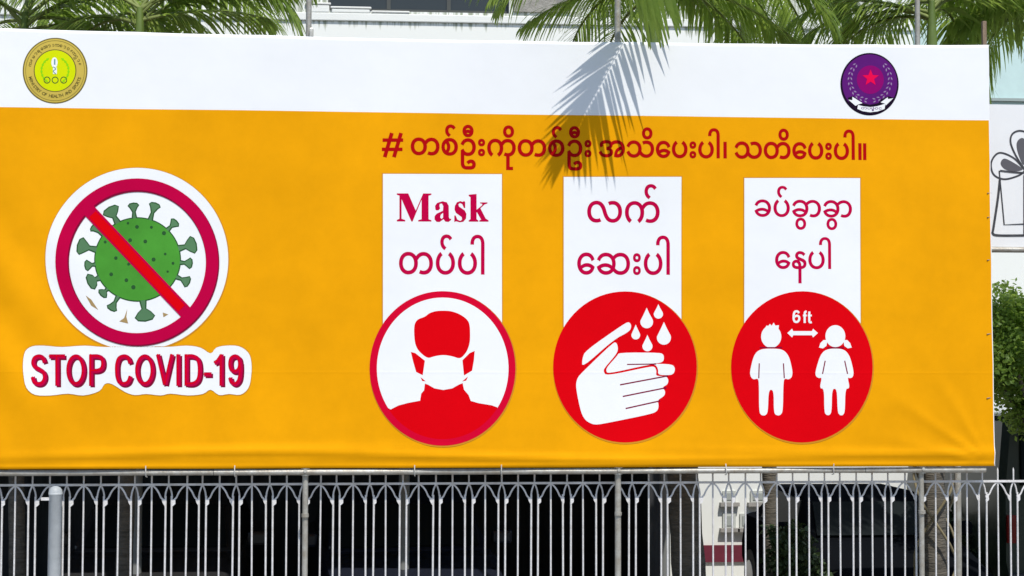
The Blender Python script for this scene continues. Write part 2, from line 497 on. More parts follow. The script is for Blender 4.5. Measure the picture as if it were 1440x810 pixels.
def spread(seed, nn, L, elr=(-5, 62), sector=(-18, 198)):
    rr = random.Random(seed)
    o = []
    for i in range(nn):
        azi = sector[0] + (sector[1] - sector[0]) * ((i + rr.uniform(0.2, 0.8)) / nn)
        o.append((azi, rr.uniform(*elr), L * rr.uniform(0.85, 1.15), rr.uniform(70, 118)))
    return o

def gpt(px, Y):
    p = at(px, 760, Y)
    return (p.x, Y, 0.0)

make_palm(gpt(30, 2.2), at(34, 24, 2.2), 'palm at the far left, over the round gold emblem', spread(3, 9, 1.6, (10, 60)) + [(0, 30, 1.5, 60), (12, 45, 1.6, 75), (178, 30, 1.3, 60), (60, 60, 1.5, 90)], 3, 0.06)
make_palm(gpt(172, 1.7), at(196, 18, 1.7), 'palm second from the left with long hanging bright leaflets', spread(5, 9, 1.5, (10, 60)) + [(4, 38, 1.55, 62), (-5, 26, 1.3, 42), (174, 32, 1.4, 55), (12, 52, 1.7, 84), (165, 50, 1.6, 80), (8, 15, 1.1, 30)], 5, 0.06)
mid = make_palm(gpt(982, 1.5), at(921, -28, 1.5), 'leaning palm near the middle whose frond shades the banner', spread(11, 9, 1.6, (-5, 50)) + [(175, 22, 1.65, 52), (8, 0, 1.5, 45), (184, 34, 1.75, 72), (28, -10, 1.3, 40), (168, -2, 1.2, 35), (0, 22, 1.6, 58)], 11, 0.12)
make_palm(gpt(1086, 3.0), at(1050, -52, 3.0), 'slim palm between the leaning palm and the purple emblem', spread(13, 9, 1.45, (-5, 50)) + [(-4, -4, 1.2, 40), (176, -8, 1.2, 35)], 13, 0.06)
make_palm(gpt(1316, 1.6), at(1312, 8, 1.6), 'vine-covered palm standing behind the purple emblem', spread(17, 10, 1.5, (5, 60)) + [(176, 25, 1.3, 60), (186, 40, 1.3, 75), (2, 30, 1.2, 65), (150, 20, 1.2, 60)], 17, 0.10)
make_palm(gpt(1540, 2.3), at(1468, 6, 2.3), 'rightmost palm, its fronds hanging past the banner corner', spread(19, 13, 1.15, (-20, 60), (-20, 200)) + [(178, 20, .95, 60), (170, 38, 1.0, 70), (188, 8, .9, 55)], 19, 0.07)

# the long frond of the leaning palm that reaches over the banner towards the street
def lift(px, py, a):
    b = at(px, py, 0.0)
    return b + SUN * (a / -SUN.y)
RA = [(935, 0, .06), (905, 25, .22), (876, 62, .36), (858, 95, .50), (842, 124, .62), (827, 149, .72), (814, 176, .83), (805, 196, .90), (798, 212, .95)]
crown_mid = at(921, -28, 1.5)
def samp(t):
    f = t * (len(RA) - 1)
    i = min(len(RA) - 2, int(f))
    g = f - i
    return tuple(RA[i][q] * (1 - g) + RA[i + 1][q] * g for q in range(3))
rr = random.Random(99)
lf = MB()
NLF = 38
for k in range(NLF):
    t = (k + 0.5) / NLF
    x, y, a = samp(t)
    for sd in (-1, 1):
        if sd < 0:
            ang = 204 + 42 * t ** 1.6 + rr.uniform(-4, 4)          # degrees in the shadow picture
            ln = (74 + 24 * math.sin(math.pi * t)) * rr.uniform(.8, 1.1) * (1 - 0.35 * max(0, t - .7) / .3)
        else:
            ang = 293 - 16 * t - 14 * t * t + rr.uniform(-5, 5)
            ln = (74 + 58 * math.sin(math.pi * min(1, t * .9 + .08))) * rr.uniform(.7, 1.1) * (1 - 0.5 * max(0, t - .7) / .3)
        if sd > 0:
            ln *= (0.62 + 0.38 * min(1, t / .35)) * (1 - 0.45 * max(0, t - .45) / .55)
        ca, sa = math.cos(R(ang)), -math.sin(R(ang))
        w0 = 2.7 * rr.uniform(.75, 1.3)
        o = len(lf.v)
        S = 5
        for j in range(S + 1):
            f = j / S
            wj = w0 * (0.6 + 1.3 * f if f < .3 else 1 - ((f - .3) / .7) ** 1.5) + .15
            cx_, cy_ = x + ca * (ln * f + 2.4) , y + sa * (ln * f + 2.4) + 5 * f * f
            aa = a + (0.05 if sd < 0 else -0.03) * f
            lf.v += [lift(cx_ - sa * wj, cy_ + ca * wj, aa), lift(cx_ + sa * wj, cy_ - ca * wj, aa + .012)]
        for j in range(S):
            lf.f.append((o + 2 * j, o + 2 * j + 1, o + 2 * j + 3, o + 2 * j + 2))
fr = part('frond', lf, M_LEAF, mid)
fr['label'] = 'long frond reaching over the banner towards the street'
rp_ = [crown_mid, crown_mid.lerp(lift(*RA[0]), .5) + Vector((0, 0, .12))] + [lift(*q) for q in RA]
part('rachis', MB().tube(rp_, [0.014 - 0.011 * min(1, i / 4) for i in range(len(rp_))], 6), M_RACH, fr, True)

# creeper stems on the trunk behind the purple emblem
vine = thing('vine', gpt(1316, 1.45), 'dry creeper winding up the palm trunk behind the fence', 'vine')
for k in range(4):
    pts = []
    for i in range(28):
        z = 0.1 + i * 0.11
        w = k * 1.7 + i * 0.42 * (1 if k % 2 else -1)
        c = Vector(gpt(1316, 1.6))
        pts.append((c.x + 0.18 * math.cos(w), 1.6 + 0.18 * math.sin(w), z))
    part('stem', MB().tube(pts, 0.012, 5), mat('creeper_stem', (0.2, 0.17, 0.1), 0.9, 0.3, 8), vine, True)

# ------------------------------------------------------------------ leafy tree at the right
def leafy(name, base, blobs, nleaf, label, seed, size=0.06, dark=False, cat='tree'):
    rr = random.Random(seed)
    t = thing(name, base, label, cat)
    b = Vector(base)
    tr = MB()
    cz = sum(q[2] for q in blobs) / len(blobs)
    cxm = sum(q[0] for q in blobs) / len(blobs)
    cym = sum(q[1] for q in blobs) / len(blobs)
    fork = Vector((b.x, b.y, b.z + 0.5 * (cz - b.z)))
    tr.tube([b, b.lerp(fork, .5) + Vector((.03, 0, 0)), fork], [0.09, 0.075, 0.06], 9)
    for q in blobs:
        c = Vector(q[:3])
        tr.tube([fork - Vector((0, 0, .05)), fork.lerp(c, .5) + Vector((0, 0, .1)), c], [0.045, 0.03, 0.012], 6)
    part('trunk', tr, mat('tree_bark', (0.12, 0.1, 0.08), 0.95, 0.3, 8, 0.6, 20), t, True)
    lf = MB()
    tot = sum(q[3] ** 2 for q in blobs)
    for q in blobs:
        for k in range(int(nleaf * q[3] ** 2 / tot)):
            d = Vector((rr.gauss(0, 1), rr.gauss(0, 1), rr.gauss(0, 1))).normalized()
            rad = q[3] * rr.random() ** 0.4 * (0.8 + 0.3 * math.sin(5 * d.x + 3 * d.z + q[0]))
            p = Vector(q[:3]) + Vector((d.x, d.y, d.z * .85)) * rad
            a = Vector((rr.gauss(0, 1), rr.gauss(0, 1), rr.gauss(-.3, .6))).normalized()
            w = a.cross(Vector((rr.gauss(0, 1), rr.gauss(0, 1), rr.gauss(0, 1)))).normalized()
            L = size * rr.uniform(.7, 1.3)
            lf.add([p, p + a * L * .5 + w * L * .28, p + a * L, p + a * L * .5 - w * L * .28], [(0, 1, 2, 3)])
    part('crown', lf, mat('tree_leaf', (0.16, 0.25, 0.045), 0.45, 0, 14, rgb2=(0.06, 0.13, 0.02)) if not dark else mat('shade_dark_leaf', (0.05, 0.085, 0.025), 0.6, 0, 14, rgb2=(0.02, 0.04, 0.012)), t)  # the dark leaf copy carries shade in its colour
    return t
b0 = at(1450, 470, 3.6)
bl = []
rr = random.Random(4)
for i in range(24):
    c = at(1412 + rr.uniform(-18, 140), 440 + rr.uniform(-12, 140), 3.6 + rr.uniform(-.5, .7))
    bl.append((c.x, c.y, c.z, rr.uniform(.26, .42)))
leafy('leafy_tree', (b0.x + .3, 3.8, 0), bl, 34000, 'dense small-leaved green tree right of the yellow banner', 21)
# dark shrub added to stand for the shade at its foot
bl = []
for i in range(12):
    c = at(1338 + i * 20, 0, 6.4)
    bl.append((c.x, 6.4 + rr.uniform(-.2, .2), 0.7 + rr.uniform(-.2, .5), .55))
leafy('shade_shrub', (bl[4][0], 6.4, 0), bl, 16000, 'dark shrub mass added for the shade behind the fence at the right end', 22, 0.11, True, 'shrub')

c = at(1109, 760, 2.6)
leafy('dark_bush', (c.x, 2.6, 0), [(c.x - .05, 2.6, .55, .34), (c.x + .06, 2.65, .95, .3), (c.x - .02, 2.55, 1.22, .22), (c.x + .14, 2.7, .6, .3)], 5000, 'dark round bush between the slim palm trunk and the black car', 41, 0.08, True, 'shrub')

# ------------------------------------------------------------------ hoarding with the gift drawing
HY = 1.0
hz0, hz1 = at(1418, 347, HY).z, at(1418, 147, HY).z
hx0, hx1 = at(1330, 250, HY).x, at(1640, 250, HY).x
ho = thing('drawn_board', ((hx0 + hx1) / 2, HY, 0), 'white board with a black line drawing of a gift box, right of the banner', 'board')
part('panel', MB().box(hx0, hx1, HY, HY + 0.03, hz0, hz1), mat('white_board_vinyl', (0.74, 0.76, 0.78), 0.6, 0.03, 3), ho)
part('bottom_rail', MB().tube([(hx0 - .05, HY - .01, hz0 - .025), (hx1 + .05, HY - .01, hz0 - .025)], 0.024, 10), M_STEEL, ho, True)
for x in (hx0 + .1, hx1 - .1):
    part('post', MB().tube([(x, HY + .07, 0), (x, HY + .07, hz1)], 0.03, 10), M_STEEL, ho, True)

def catmull(pts, n=6, closed=False):
    P = [Vector((p[0], p[1])) for p in pts]
    out = []
    N = len(P)
    rng = range(N if closed else N - 1)
    for i in rng:
        p0 = P[(i - 1) % N] if closed or i > 0 else P[i]
        p1, p2 = P[i], P[(i + 1) % N]
        p3 = P[(i + 2) % N] if closed or i + 2 < N else P[(i + 1) % N]
        for k in range(n):
            t = k / n
            out.append(0.5 * ((2 * p1) + (p2 - p0) * t + (2 * p0 - 5 * p1 + 4 * p2 - p3) * t * t + (3 * p1 - p0 - 3 * p2 + p3) * t ** 3))
    if not closed:
        out.append(P[-1])
    return out

def ribbon(pts, w, closed=False):
    """2-D stroke -> (verts2d, faces); w a width or a list"""
    P = [Vector((p[0], p[1])) for p in pts]
    N = len(P)
    V, F = [], []
    for i in range(N):
        a = P[(i - 1) % N] if closed or i > 0 else P[i]
        b = P[(i + 1) % N] if closed or i < N - 1 else P[i]
        d = (b - a)
        d = d.normalized() if d.length > 1e-9 else Vector((1, 0))
        nn_ = Vector((-d.y, d.x))
        k = 1.0
        if (closed or 0 < i < N - 1):
            e = (P[i] - a).normalized()
            c = abs(d.dot(e))
            k = 1 / max(.6, c)
        ww = (w[i] if isinstance(w, list) else w) * .5 * k
        V += [P[i] + nn_ * ww, P[i] - nn_ * ww]
    for i in range(N if closed else N - 1):
        j = (i + 1) % N
        F.append((2 * i, 2 * i + 1, 2 * j + 1, 2 * j))
    return V, F

dr = MB()
def ink(pts, w, k, closed=False, smooth=True):
    p = catmull(pts, 8, closed) if smooth else pts
    V, F = ribbon(p, w, closed)
    dr.add([at(v.x, v.y, HY) + Vector((0, -0.002 - 0.0004 * k, 0)) for v in V], F)
ink([(1440, 238), (1425, 222), (1405, 215), (1394, 228), (1397, 245), (1412, 252), (1432, 247), (1441, 240)], 2.5, 0, True)
ink([(1441, 238), (1432, 222), (1416, 212), (1424, 198), (1436, 194)], 0.01, 1)
ink([(1440, 236), (1428, 218), (1421, 200), (1424, 188), (1436, 184), (1452, 192), (1456, 214), (1446, 234)], 2.5, 2, True)
ink([(1443, 240), (1460, 224), (1482, 216), (1494, 228), (1490, 244), (1472, 251), (1452, 246)], 2.5, 3, True)
ink([(1406, 252), (1403, 280), (1397, 320), (1396, 328), (1404, 331), (1440, 331), (1482, 330), (1487, 326), (1482, 290), (1480, 254)], 3.2, 4)
ink([(1405, 240), (1412, 316), (1440, 315), (1476, 315), (1478, 256)], 1.7, 5, False, False)
ink([(1406, 240), (1440, 243), (1480, 241)], 2.4, 6)
ink([(1440, 246), (1440, 330)], 2.0, 7)
part('gift_drawing', dr, mat('black_ink', (0.04, 0.042, 0.05), 0.6, 0.5, 20), ho)
fl = MB()
for poly in ([(1438, 238), (1424, 228), (1412, 223), (1407, 230), (1413, 238), (1426, 241)], [(1439, 232), (1431, 214), (1430, 200), (1438, 194), (1446, 204), (1445, 220)]):
    pp = catmull(poly, 5, True)
    tri = geometry.tessellate_polygon([[Vector((q.x, q.y, 0)) for q in pp]])
    fl.add([at(q.x, q.y, HY) + Vector((0, -0.0012, 0)) for q in pp], tri)
part('bow_shading', fl, mat('grey_ink', (0.09, 0.09, 0.105), 0.7), ho)

# ------------------------------------------------------------------ low wall and white iron fence
FEY = 0.15
lw = MB().box(-9, 12, FEY - 0.11, FEY + 0.11, -0.1, 0.62)
lwo = tag(link('fence_wall', lw.mesh('fence_wall', (0, FEY, 0)), M_CONC, None, (0, FEY, 0)), 'low rendered wall carrying the white iron fence', 'wall')
cpg = part('coping', MB().box(-9, 12, FEY - 0.15, FEY + 0.15, 0.622, 0.69), mat('coping_stone', (0.4, 0.39, 0.36), 0.85, 0.15, 6), lwo, False, 0.015)
fa, fb = at(20.6, 760, FEY).x, at(1404, 760, FEY).x
P = (fb - fa) / 30
railz = at(700, 679.5, FEY).z
S = 1 / 190.0
fence = thing('iron_fence', (fa, FEY, 0.69), 'white painted iron fence with pointed arches below the banner', 'fence')
fence_loc = Vector(fence.location)
k0, k1 = -4, 38
part('top_rail', MB().box(fa + (k0 - .5) * P, fa + (k1 + .5) * P, FEY - 0.012, FEY + 0.006, railz - 0.008, railz + 0.008), M_FENCE, fence)
part('bottom_rail', MB().box(fa + (k0 - .5) * P, fa + (k1 + .5) * P, FEY - 0.012, FEY + 0.012, 0.78, 0.81), M_FENCE, fence)
def me_of(mb, name, m, smooth=True):
    me = mb.mesh(name, (0, 0, 0), smooth)
    me.materials.append(m)
    return me
zr = railz - 0.69
me_c = me_of(MB().tube([(0, 0, 0), (0, 0, zr + 0.05), (0, 0, zr + 0.085), (0, 0, zr + 0.105)], [.0068, .0068, .0072, .001], 6), 'picket', M_FENCE)
me_s = me_of(MB().tube([(0, 0, 0), (0, 0, zr - 16 * S)], .0076, 6), 'picket', M_FENCE)
me_t = me_of(MB().tube([(0, 0, zr - .006), (0, 0, zr + 0.05), (0, 0, zr + 0.085), (0, 0, zr + 0.105)], [.0062, .0062, .007, .001], 6), 'spear_tip', M_FENCE)
def curve3(pts, rad):
    c = catmull(pts, 4)
    return MB().tube([(q.x, 0, q.y) for q in c], rad, 5)
halfA, halfB = [], []
for sd in (1, -1):
    m1 = curve3([(0, zr - .003), (sd * .11 * P, zr - 5 * S), (sd * .2 * P, zr - 11 * S), (sd * .27 * P, zr - 18 * S), (sd * .33 * P, zr - 21 * S), (sd * .385 * P, zr - 28 * S)], .0068)
    c = sd * .355 * P
    m1.add([(c - .014, -.006, zr - 21 * S), (c + .014, -.006, zr - 20 * S), (c + .014, -.006, zr - 27 * S), (c + sd * .01, -.006, zr - 31 * S), (c - .008, -.006, zr - 25 * S),
            (c - .014, .006, zr - 21 * S), (c + .014, .006, zr - 20 * S), (c + .014, .006, zr - 27 * S), (c + sd * .01, .006, zr - 31 * S), (c - .008, .006, zr - 25 * S)],
           [(0, 1, 2, 3, 4), (9, 8, 7, 6, 5), (0, 5, 6, 1), (1, 6, 7, 2), (2, 7, 8, 3), (3, 8, 9, 4), (4, 9, 5, 0)])
    halfA.append(me_of(m1, 'arch', M_FENCE, False))
    m2 = curve3([(sd * .5 * P, zr - .003), (sd * .455 * P, zr - 5 * S), (sd * .415 * P, zr - 11 * S), (sd * .395 * P, zr - 18 * S)], .0068)
    halfB.append(me_of(m2, 'arch', M_FENCE))
rr = random.Random(31)
for k in range(k0, k1 + 1):
    x = k * P
    tl = lambda: (0, rr.uniform(-.004, .004), 0)
    link('picket', me_c, None, fence, (x + rr.uniform(-.003, .003), 0, 0)).rotation_euler = (0, rr.choice((1, 1, 1, 2.4)) * rr.uniform(-.0035, .0035), 0)
    for sd, ha, hb in ((1, halfA[0], halfB[0]), (-1, halfA[1], halfB[1])):
        link('picket', me_s, None, fence, (x + sd * .395 * P + rr.uniform(-.002, .002), rr.uniform(-.002, .002), 0)).rotation_euler = (0, rr.choice((1, 1, 1, 2)) * rr.uniform(-.003, .003), 0)
        link('arch', ha, None, fence, (x, .001 * sd, 0))
        link('arch', hb, None, fence, (x, .001, 0))
    link('spear_tip', me_t, None, fence, (x + .5 * P, 0, 0))
# thick round post
gp = at(77.5, 740, FEY - 0.07)
gz = at(77.5, 683, FEY - 0.07).z
gpo = thing('gate_post', (gp.x, FEY - .07, .69), 'thick round grey post with a domed cap, in front of the fence at left', 'post')
part('shaft', MB().lathe((gp.x, FEY - .07, 0.69), [(.046, 0), (.046, gz - .69 - .07), (.05, gz - .69 - .065), (.05, gz - .69 - .05)], 24), mat('grey_post_paint', (0.4, 0.43, 0.45), 0.5, 0.15, 9, 0.1, 50), gpo, True)
part('cap', MB().lathe((gp.x, FEY - .07, gz - .05), [(.05, 0), (.046, .02), (.034, .038), (.016, .048), (.003, .051)], 24), MATS['grey_post_paint'], gpo, True)
part('hinge', MB().box(gp.x - .1, gp.x - .04, FEY - .09, FEY - .06, gz - .105, gz - .085), M_FENCE, gpo)

# ------------------------------------------------------------------ pipe frame that carries the banner
ZB = 1.7664 + 0.3
ZO = 4.39178 + 0.3
XR = 4.5736
ZTOP = at(0, 39).z
XLb = at(-70, 400).x
pf = thing('pipe_frame', (at(870, 700).x, 0.06, 0.14), 'galvanised pipe frame holding up the yellow banner', 'frame')
PY = 0.062
for (px0, topy, wdt) in ((429, -160, .021), (869, -200, .023), (1296, -90, .02)):
    x = at(px0, 740, PY).x
    part('upright', MB().tube([(x, PY, 0.14), (x, PY, at(px0, topy, PY).z)], wdt, 12), M_STEEL, pf, True)
    part('coupler', MB().tube([(x, PY - .012, ZB - .055), (x, PY - .012, ZB + 0.005)], .032, 12), mat('clamp_steel', (0.6, 0.58, 0.52), 0.4, 0.3, 20, metal=0.4), pf, True)
    part('bolt', MB().tube([(x, PY - .06, ZB - .02), (x, PY - .03, ZB - .02)], .012, 8), MATS['clamp_steel'], pf)
    part('coupler', MB().tube([(x, PY - .01, ZB - .36), (x, PY - .01, ZB - .335)], .027, 12), M_STEEL, pf, True)
x1 = at(1386, 660, .03).x
segs = [XLb - .3, at(300, 660).x, at(870, 660).x, at(1218, 660).x, x1]
for i in range(4):
    part('bottom_pipe', MB().tube([(segs[i] + .002, .03, ZB - .03), (segs[i + 1] - .002, .03, ZB - .03)], .0205 + .0012 * (i % 2), 12), M_STEEL, pf, True)
part('top_pipe', MB().tube([(XLb - .3, .105, ZTOP - .12), (XR - .03, .105, ZTOP - .12)], .02, 10), M_STEEL, pf, True)
part('middle_pipe', MB().tube([(XLb - .3, .105, 3.6), (XR - .03, .105, 3.6)], .02, 10), M_STEEL, pf, True)
cl = at(429, 48, 0.0)
part('clip', MB().box(cl.x + .03, cl.x + .06, .0, .05, cl.z - .02, cl.z + .05), MATS['clamp_steel'], pf, False, .008)
wp = at(1389, 200, .05)
wpo = thing('timber_post', (wp.x - .02, .06, ZB + .1), 'thin brown timber post at the top right corner of the banner', 'post')
part('shaft', MB().box(wp.x - .036, wp.x - .004, .035, .07, ZB + .1, at(1389, 30, .05).z), mat('weathered_timber', (0.26, 0.19, 0.13), 0.9, 0.3, 12, 0.4, 60, stretch=(8, 8, 1)), wpo, False, .004)

# ------------------------------------------------------------------ the banner
def g1(v, s):
    return math.exp(-(v / s) ** 2)
def surf(x, z):
    y = 0.014 * math.sin(0.85 * x + 0.6) * math.sin(1.05 * (z - ZB)) + 0.007 * math.sin(2.1 * x + 1.3 * z) + 0.004 * math.sin(4.3 * x - 2.2 * z + 1.0)
    h = z - ZB
    y += -0.016 * g1(h - (.085 + .035 * math.sin(1.0 * x + 2.6)), .026) * (0.6 + .4 * math.sin(.9 * x + 1))
    y += -0.009 * g1(h - (.125 + .03 * math.sin(.8 * x + 1.2)), .028) * (0.5 + .5 * math.sin(1.3 * x + 3))
    y += 0.007 * g1(h - (.03 + .012 * math.sin(2.2 * x)), .018)
    # folds pulled from the lower right corner
    cx_, cz_ = XR - .02, ZB + .02
    dx, dz = cx_ - x, z - cz_
    rr_ = math.hypot(dx, dz)
    if rr_ < 1.3:
        th = math.degrees(math.atan2(dz, dx))
        f = max(0, 1 - rr_ / 1.25) * min(1, rr_ / .1)
        for (t0, w0, am) in ((14, 4, .010), (34, 4, .012), (58, 4.5, .011), (76, 4, .006)):
            y -= am * f * g1((th - t0), w0)
    # soft diagonal folds at the left
    f = max(0, 1 - abs(x + 2.75) / 0.75)
    if f > 0:
        y -= .011 * f * math.sin((x * 1.2 + z) * 9) * g1(z - 3.2, .9)
    return y
def top_z(x):
    s = (x - at(0, 50).x) / (XR - at(0, 50).x)
    return ZTOP - .03 * math.sin(math.pi * min(1, max(0, s))) - .0035 * abs(math.sin(x * 3.4)) ** .7

def vinyl(name, rgb, var=0.05, rough=0.5):
    m = mat('print_' + name, rgb, rough, var, 1.6, 0.0, spec=0.02)
    n, l = m.node_tree.nodes, m.node_tree.links
    if 'Bump' in n:
        return m
    ge = n.new('ShaderNodeNewGeometry')
    sp = n.new('ShaderNodeSeparateXYZ')
    l.new(ge.outputs['Position'], sp.inputs[0])
    n1 = n.new('ShaderNodeTexNoise')
    n1.inputs['Scale'].default_value = 1.4
    n1.inputs['Detail'].default_value = 3
    l.new(ge.outputs['Position'], n1.inputs['Vector'])
    # welded seam: a faint ridge along one height of the sheet
    sub = n.new('ShaderNodeMath'); sub.operation = 'SUBTRACT'; sub.inputs[1].default_value = at(900, 524).z
    l.new(sp.outputs['Z'], sub.inputs[0])
    mu = n.new('ShaderNodeMath'); mu.operation = 'MULTIPLY'; l.new(sub.outputs[0], mu.inputs[0]); l.new(sub.outputs[0], mu.inputs[1])
    m2 = n.new('ShaderNodeMath'); m2.operation = 'MULTIPLY'; m2.inputs[1].default_value = -1 / (0.008 ** 2); l.new(mu.outputs[0], m2.inputs[0])
    ex = n.new('ShaderNodeMath'); ex.operation = 'EXPONENT'; l.new(m2.outputs[0], ex.inputs[0])
    m3 = n.new('ShaderNodeMath'); m3.operation = 'MULTIPLY'; m3.inputs[1].default_value = 0.05; l.new(ex.outputs[0], m3.inputs[0])
    ad = n.new('ShaderNodeMath'); ad.operation = 'ADD'; l.new(n1.outputs['Fac'], ad.inputs[0]); l.new(m3.outputs[0], ad.inputs[1])
    bp = n.new('ShaderNodeBump'); bp.name = 'Bump'
    bp.inputs['Strength'].default_value = 0.35
    bp.inputs['Distance'].default_value = 0.03
    l.new(ad.outputs[0], bp.inputs['Height'])
    l.new(bp.outputs[0], n['Principled BSDF'].inputs['Normal'])
    return m
V_WHITE = vinyl('white', (0.80, 0.82, 0.84), 0.02)
V_YEL = vinyl('yellow', (0.77, 0.335, 0.003), 0.085)
V_RED = vinyl('red', (0.65, 0.001, 0.005), 0.04)
V_CRIM = vinyl('crimson', (0.47, 0.001, 0.05), 0.06)
V_HEAD = vinyl('headline_red', (0.40, 0.003, 0.005), 0.06)
V_RIM = vinyl('rim_red', (0.6, 0.002, 0.028), 0.05)
V_DARK = vinyl('maroon', (0.2, 0.004, 0.035), 0.05)
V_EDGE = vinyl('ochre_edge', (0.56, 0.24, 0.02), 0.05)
V_GREEN = vinyl('green', (0.065, 0.28, 0.035), 0.2)
V_SPIKE = vinyl('grey_green', (0.09, 0.2, 0.10), 0.2)
V_DGREEN = vinyl('dark_green', (0.025, 0.09, 0.03), 0.1)
V_BROWN = vinyl('brown', (0.36, 0.25, 0.11), 0.2)
V_GOLD = vinyl('gold', (0.55, 0.42, 0.08), 0.12)
V_OLIVE = vinyl('olive', (0.15, 0.12, 0.03), 0.1)
V_LIME = vinyl('lime', (0.60, 0.68, 0.004), 0.06)
V_LGREEN = vinyl('leaf_green', (0.25, 0.62, 0.01), 0.06)
V_PURP = vinyl('purple', (0.10, 0.012, 0.16), 0.15)
V_MAG = vinyl('magenta', (0.24, 0.004, 0.14), 0.1)
V_BLACK = vinyl('black', (0.012, 0.006, 0.02), 0.05)
V_LILAC = vinyl('lilac', (0.3, 0.2, 0.36), 0.2)
V_STAR = vinyl('star_red', (0.75, 0.004, 0.07), 0.05)
V_STEELB = vinyl('steel_blue', (0.16, 0.3, 0.3), 0.2)

ban = thing('vinyl_banner', (at(700, 660).x, 0, ZB), 'yellow and white vinyl banner with red health icons, hung above the fence', 'banner')
BB = Vector(ban.location)
# the sheet
nx, nz = 300, 130
sheet = MB()
cols = [XLb + (XR - XLb) * i / nx for i in range(nx)] + [XR - .002, XR + .004]
HZ = [0, .004, .03]
mids = []
rows = [None] * (nz + 1)
NZO = int(nz * (ZO - ZB) / (ZTOP - ZB))
for j in range(nz + 1):
    for x in cols:
        if j <= NZO:
            z = ZB + (ZO - ZB) * j / NZO
        else:
            z = ZO + (top_z(x) - ZO) * (j - NZO) / (nz - NZO)
        xx = x + ((0.017 * max(0, 1 - (z - ZB) / 2.2) - .003 * abs(math.sin((z - ZB) * 4.1))) if x > XR - .003 else 0)
        sheet.v.append(Vector((xx, surf(xx, z), z)))
C = len(cols)
mi = []
for j in range(nz):
    for i in range(C - 1):
        sheet.f.append((j * C + i, j * C + i + 1, (j + 1) * C + i + 1, (j + 1) * C + i))
        mi.append(0 if (j >= NZO or i >= C - 2) else 1)
me = sheet.mesh('sheet', BB, True)
me.materials.append(V_WHITE)
me.materials.append(V_YEL)
me.polygons.foreach_set('material_index', mi)
so = link('sheet', me, None, ban)
sm = so.modifiers.new('thickness', 'SOLIDIFY')
sm.thickness = 0.002
sm.offset = -1 

# prints: flat shapes laid on the sheet, following its folds
def to_plane(v2):
    return at(v2[0], v2[1], 0.0)
def lay(name, groups, m, parent, layer):
    """groups: list of (verts2d in picture space, faces)"""
    bm = bmesh.new()
    for gi, (V, F) in enumerate(groups):
        e = layer * 0.00045 + (gi % 7) * 0.00005
        bv = []
        for v in V:
            p = to_plane(v)
            bv.append(bm.verts.new((p.x, e, p.z)))
        for f in F:
            try:
                bm.faces.new([bv[i] for i in f])
            except ValueError:
                pass
    for it in range(6):
        es = [e for e in bm.edges if e.calc_length() > 0.032]
        if not es:
            break
        bmesh.ops.triangulate(bm, faces=[f for f in bm.faces if len(f.verts) > 3])
        es = [e for e in bm.edges if e.calc_length() > 0.032]
        bmesh.ops.subdivide_edges(bm, edges=es, cuts=1, use_grid_fill=False)
    bmesh.ops.triangulate(bm, faces=[f for f in bm.faces if len(f.verts) > 3])
    for f in bm.faces:
        f.normal_update()
        if f.normal.y > 0:
            f.normal_flip()
    for v in bm.verts:
        e = v.co.y
        v.co.y = surf(v.co.x, v.co.z) - 0.0006 - e
        v.co -= BB
    me = bpy.data.meshes.new(name)
    bm.to_mesh(me)
    bm.free()
    return link(name, me, m, parent)

def lay_each(name, groups, m, parent, layer):
    for g in groups:
        lay(name, [g], m, parent, layer)

def poly(pts, holes=()):
    loops = [[Vector((p[0], p[1], 0)) for p in q] for q in [pts, *holes]]
    tri = geometry.tessellate_polygon(loops)
    return [v.to_2d() for q in loops for v in q], [tuple(t) for t in tri]
def rounded(pts, n=2, q=0.22):
    for _ in range(n):
        out = []
        for i, p in enumerate(pts):
            r_ = pts[(i + 1) % len(pts)]
            out += [(p[0] * (1 - q) + r_[0] * q, p[1] * (1 - q) + r_[1] * q), (p[0] * q + r_[0] * (1 - q), p[1] * q + r_[1] * (1 - q))]
        pts = out
    return pts
def ell(cx, cy, rx, ry, n=72, a0=0, a1=360):
    k = n if a1 - a0 >= 360 else n + 1
    return [(cx + rx * math.cos(R(a0 + (a1 - a0) * i / n)), cy + ry * math.sin(R(a0 + (a1 - a0) * i / n))) for i in range(k)]
def disc(cx, cy, rx, ry, n=72):
    # fan of rings, so that it can follow the folds
    V, F = [Vector((cx, cy))], []
    K = 4
    for k in range(1, K + 1):
        V += [Vector(p) for p in ell(cx, cy, rx * k / K, ry * k / K, n)]
    for i in range(n):
        F.append((0, 1 + i, 1 + (i + 1) % n))
        for k in range(1, K):
            F.append((1 + (k - 1) * n + i, 1 + k * n + i, 1 + k * n + (i + 1) % n, 1 + (k - 1) * n + (i + 1) % n))
    return V, F
def annulus(cx, cy, rx, ry, ix, iy, n=96):
    V = [Vector(p) for p in ell(cx, cy, rx, ry, n)] + [Vector(p) for p in ell(cx, cy, ix, iy, n)]
    return V, [(i, (i + 1) % n, n + (i + 1) % n, n + i) for i in range(n)]
def stroke(pts, w, closed=False, smooth=6):
    p = catmull(pts, smooth, closed) if smooth else pts
    return ribbon(p, w, closed)
def rect(x0, y0, x1, y1):
    return [Vector((x0, y0)), Vector((x1, y0)), Vector((x1, y1)), Vector((x0, y1))], [(0, 1, 2, 3)]
def flatz(x, y):
    """height of a picture point -> used to keep printed rows level on the sheet"""
    return at(x, y).z
def xf(ox, oy, s):
    return lambda pts: [(ox + s * p[0], oy + s * p[1]) for p in pts]

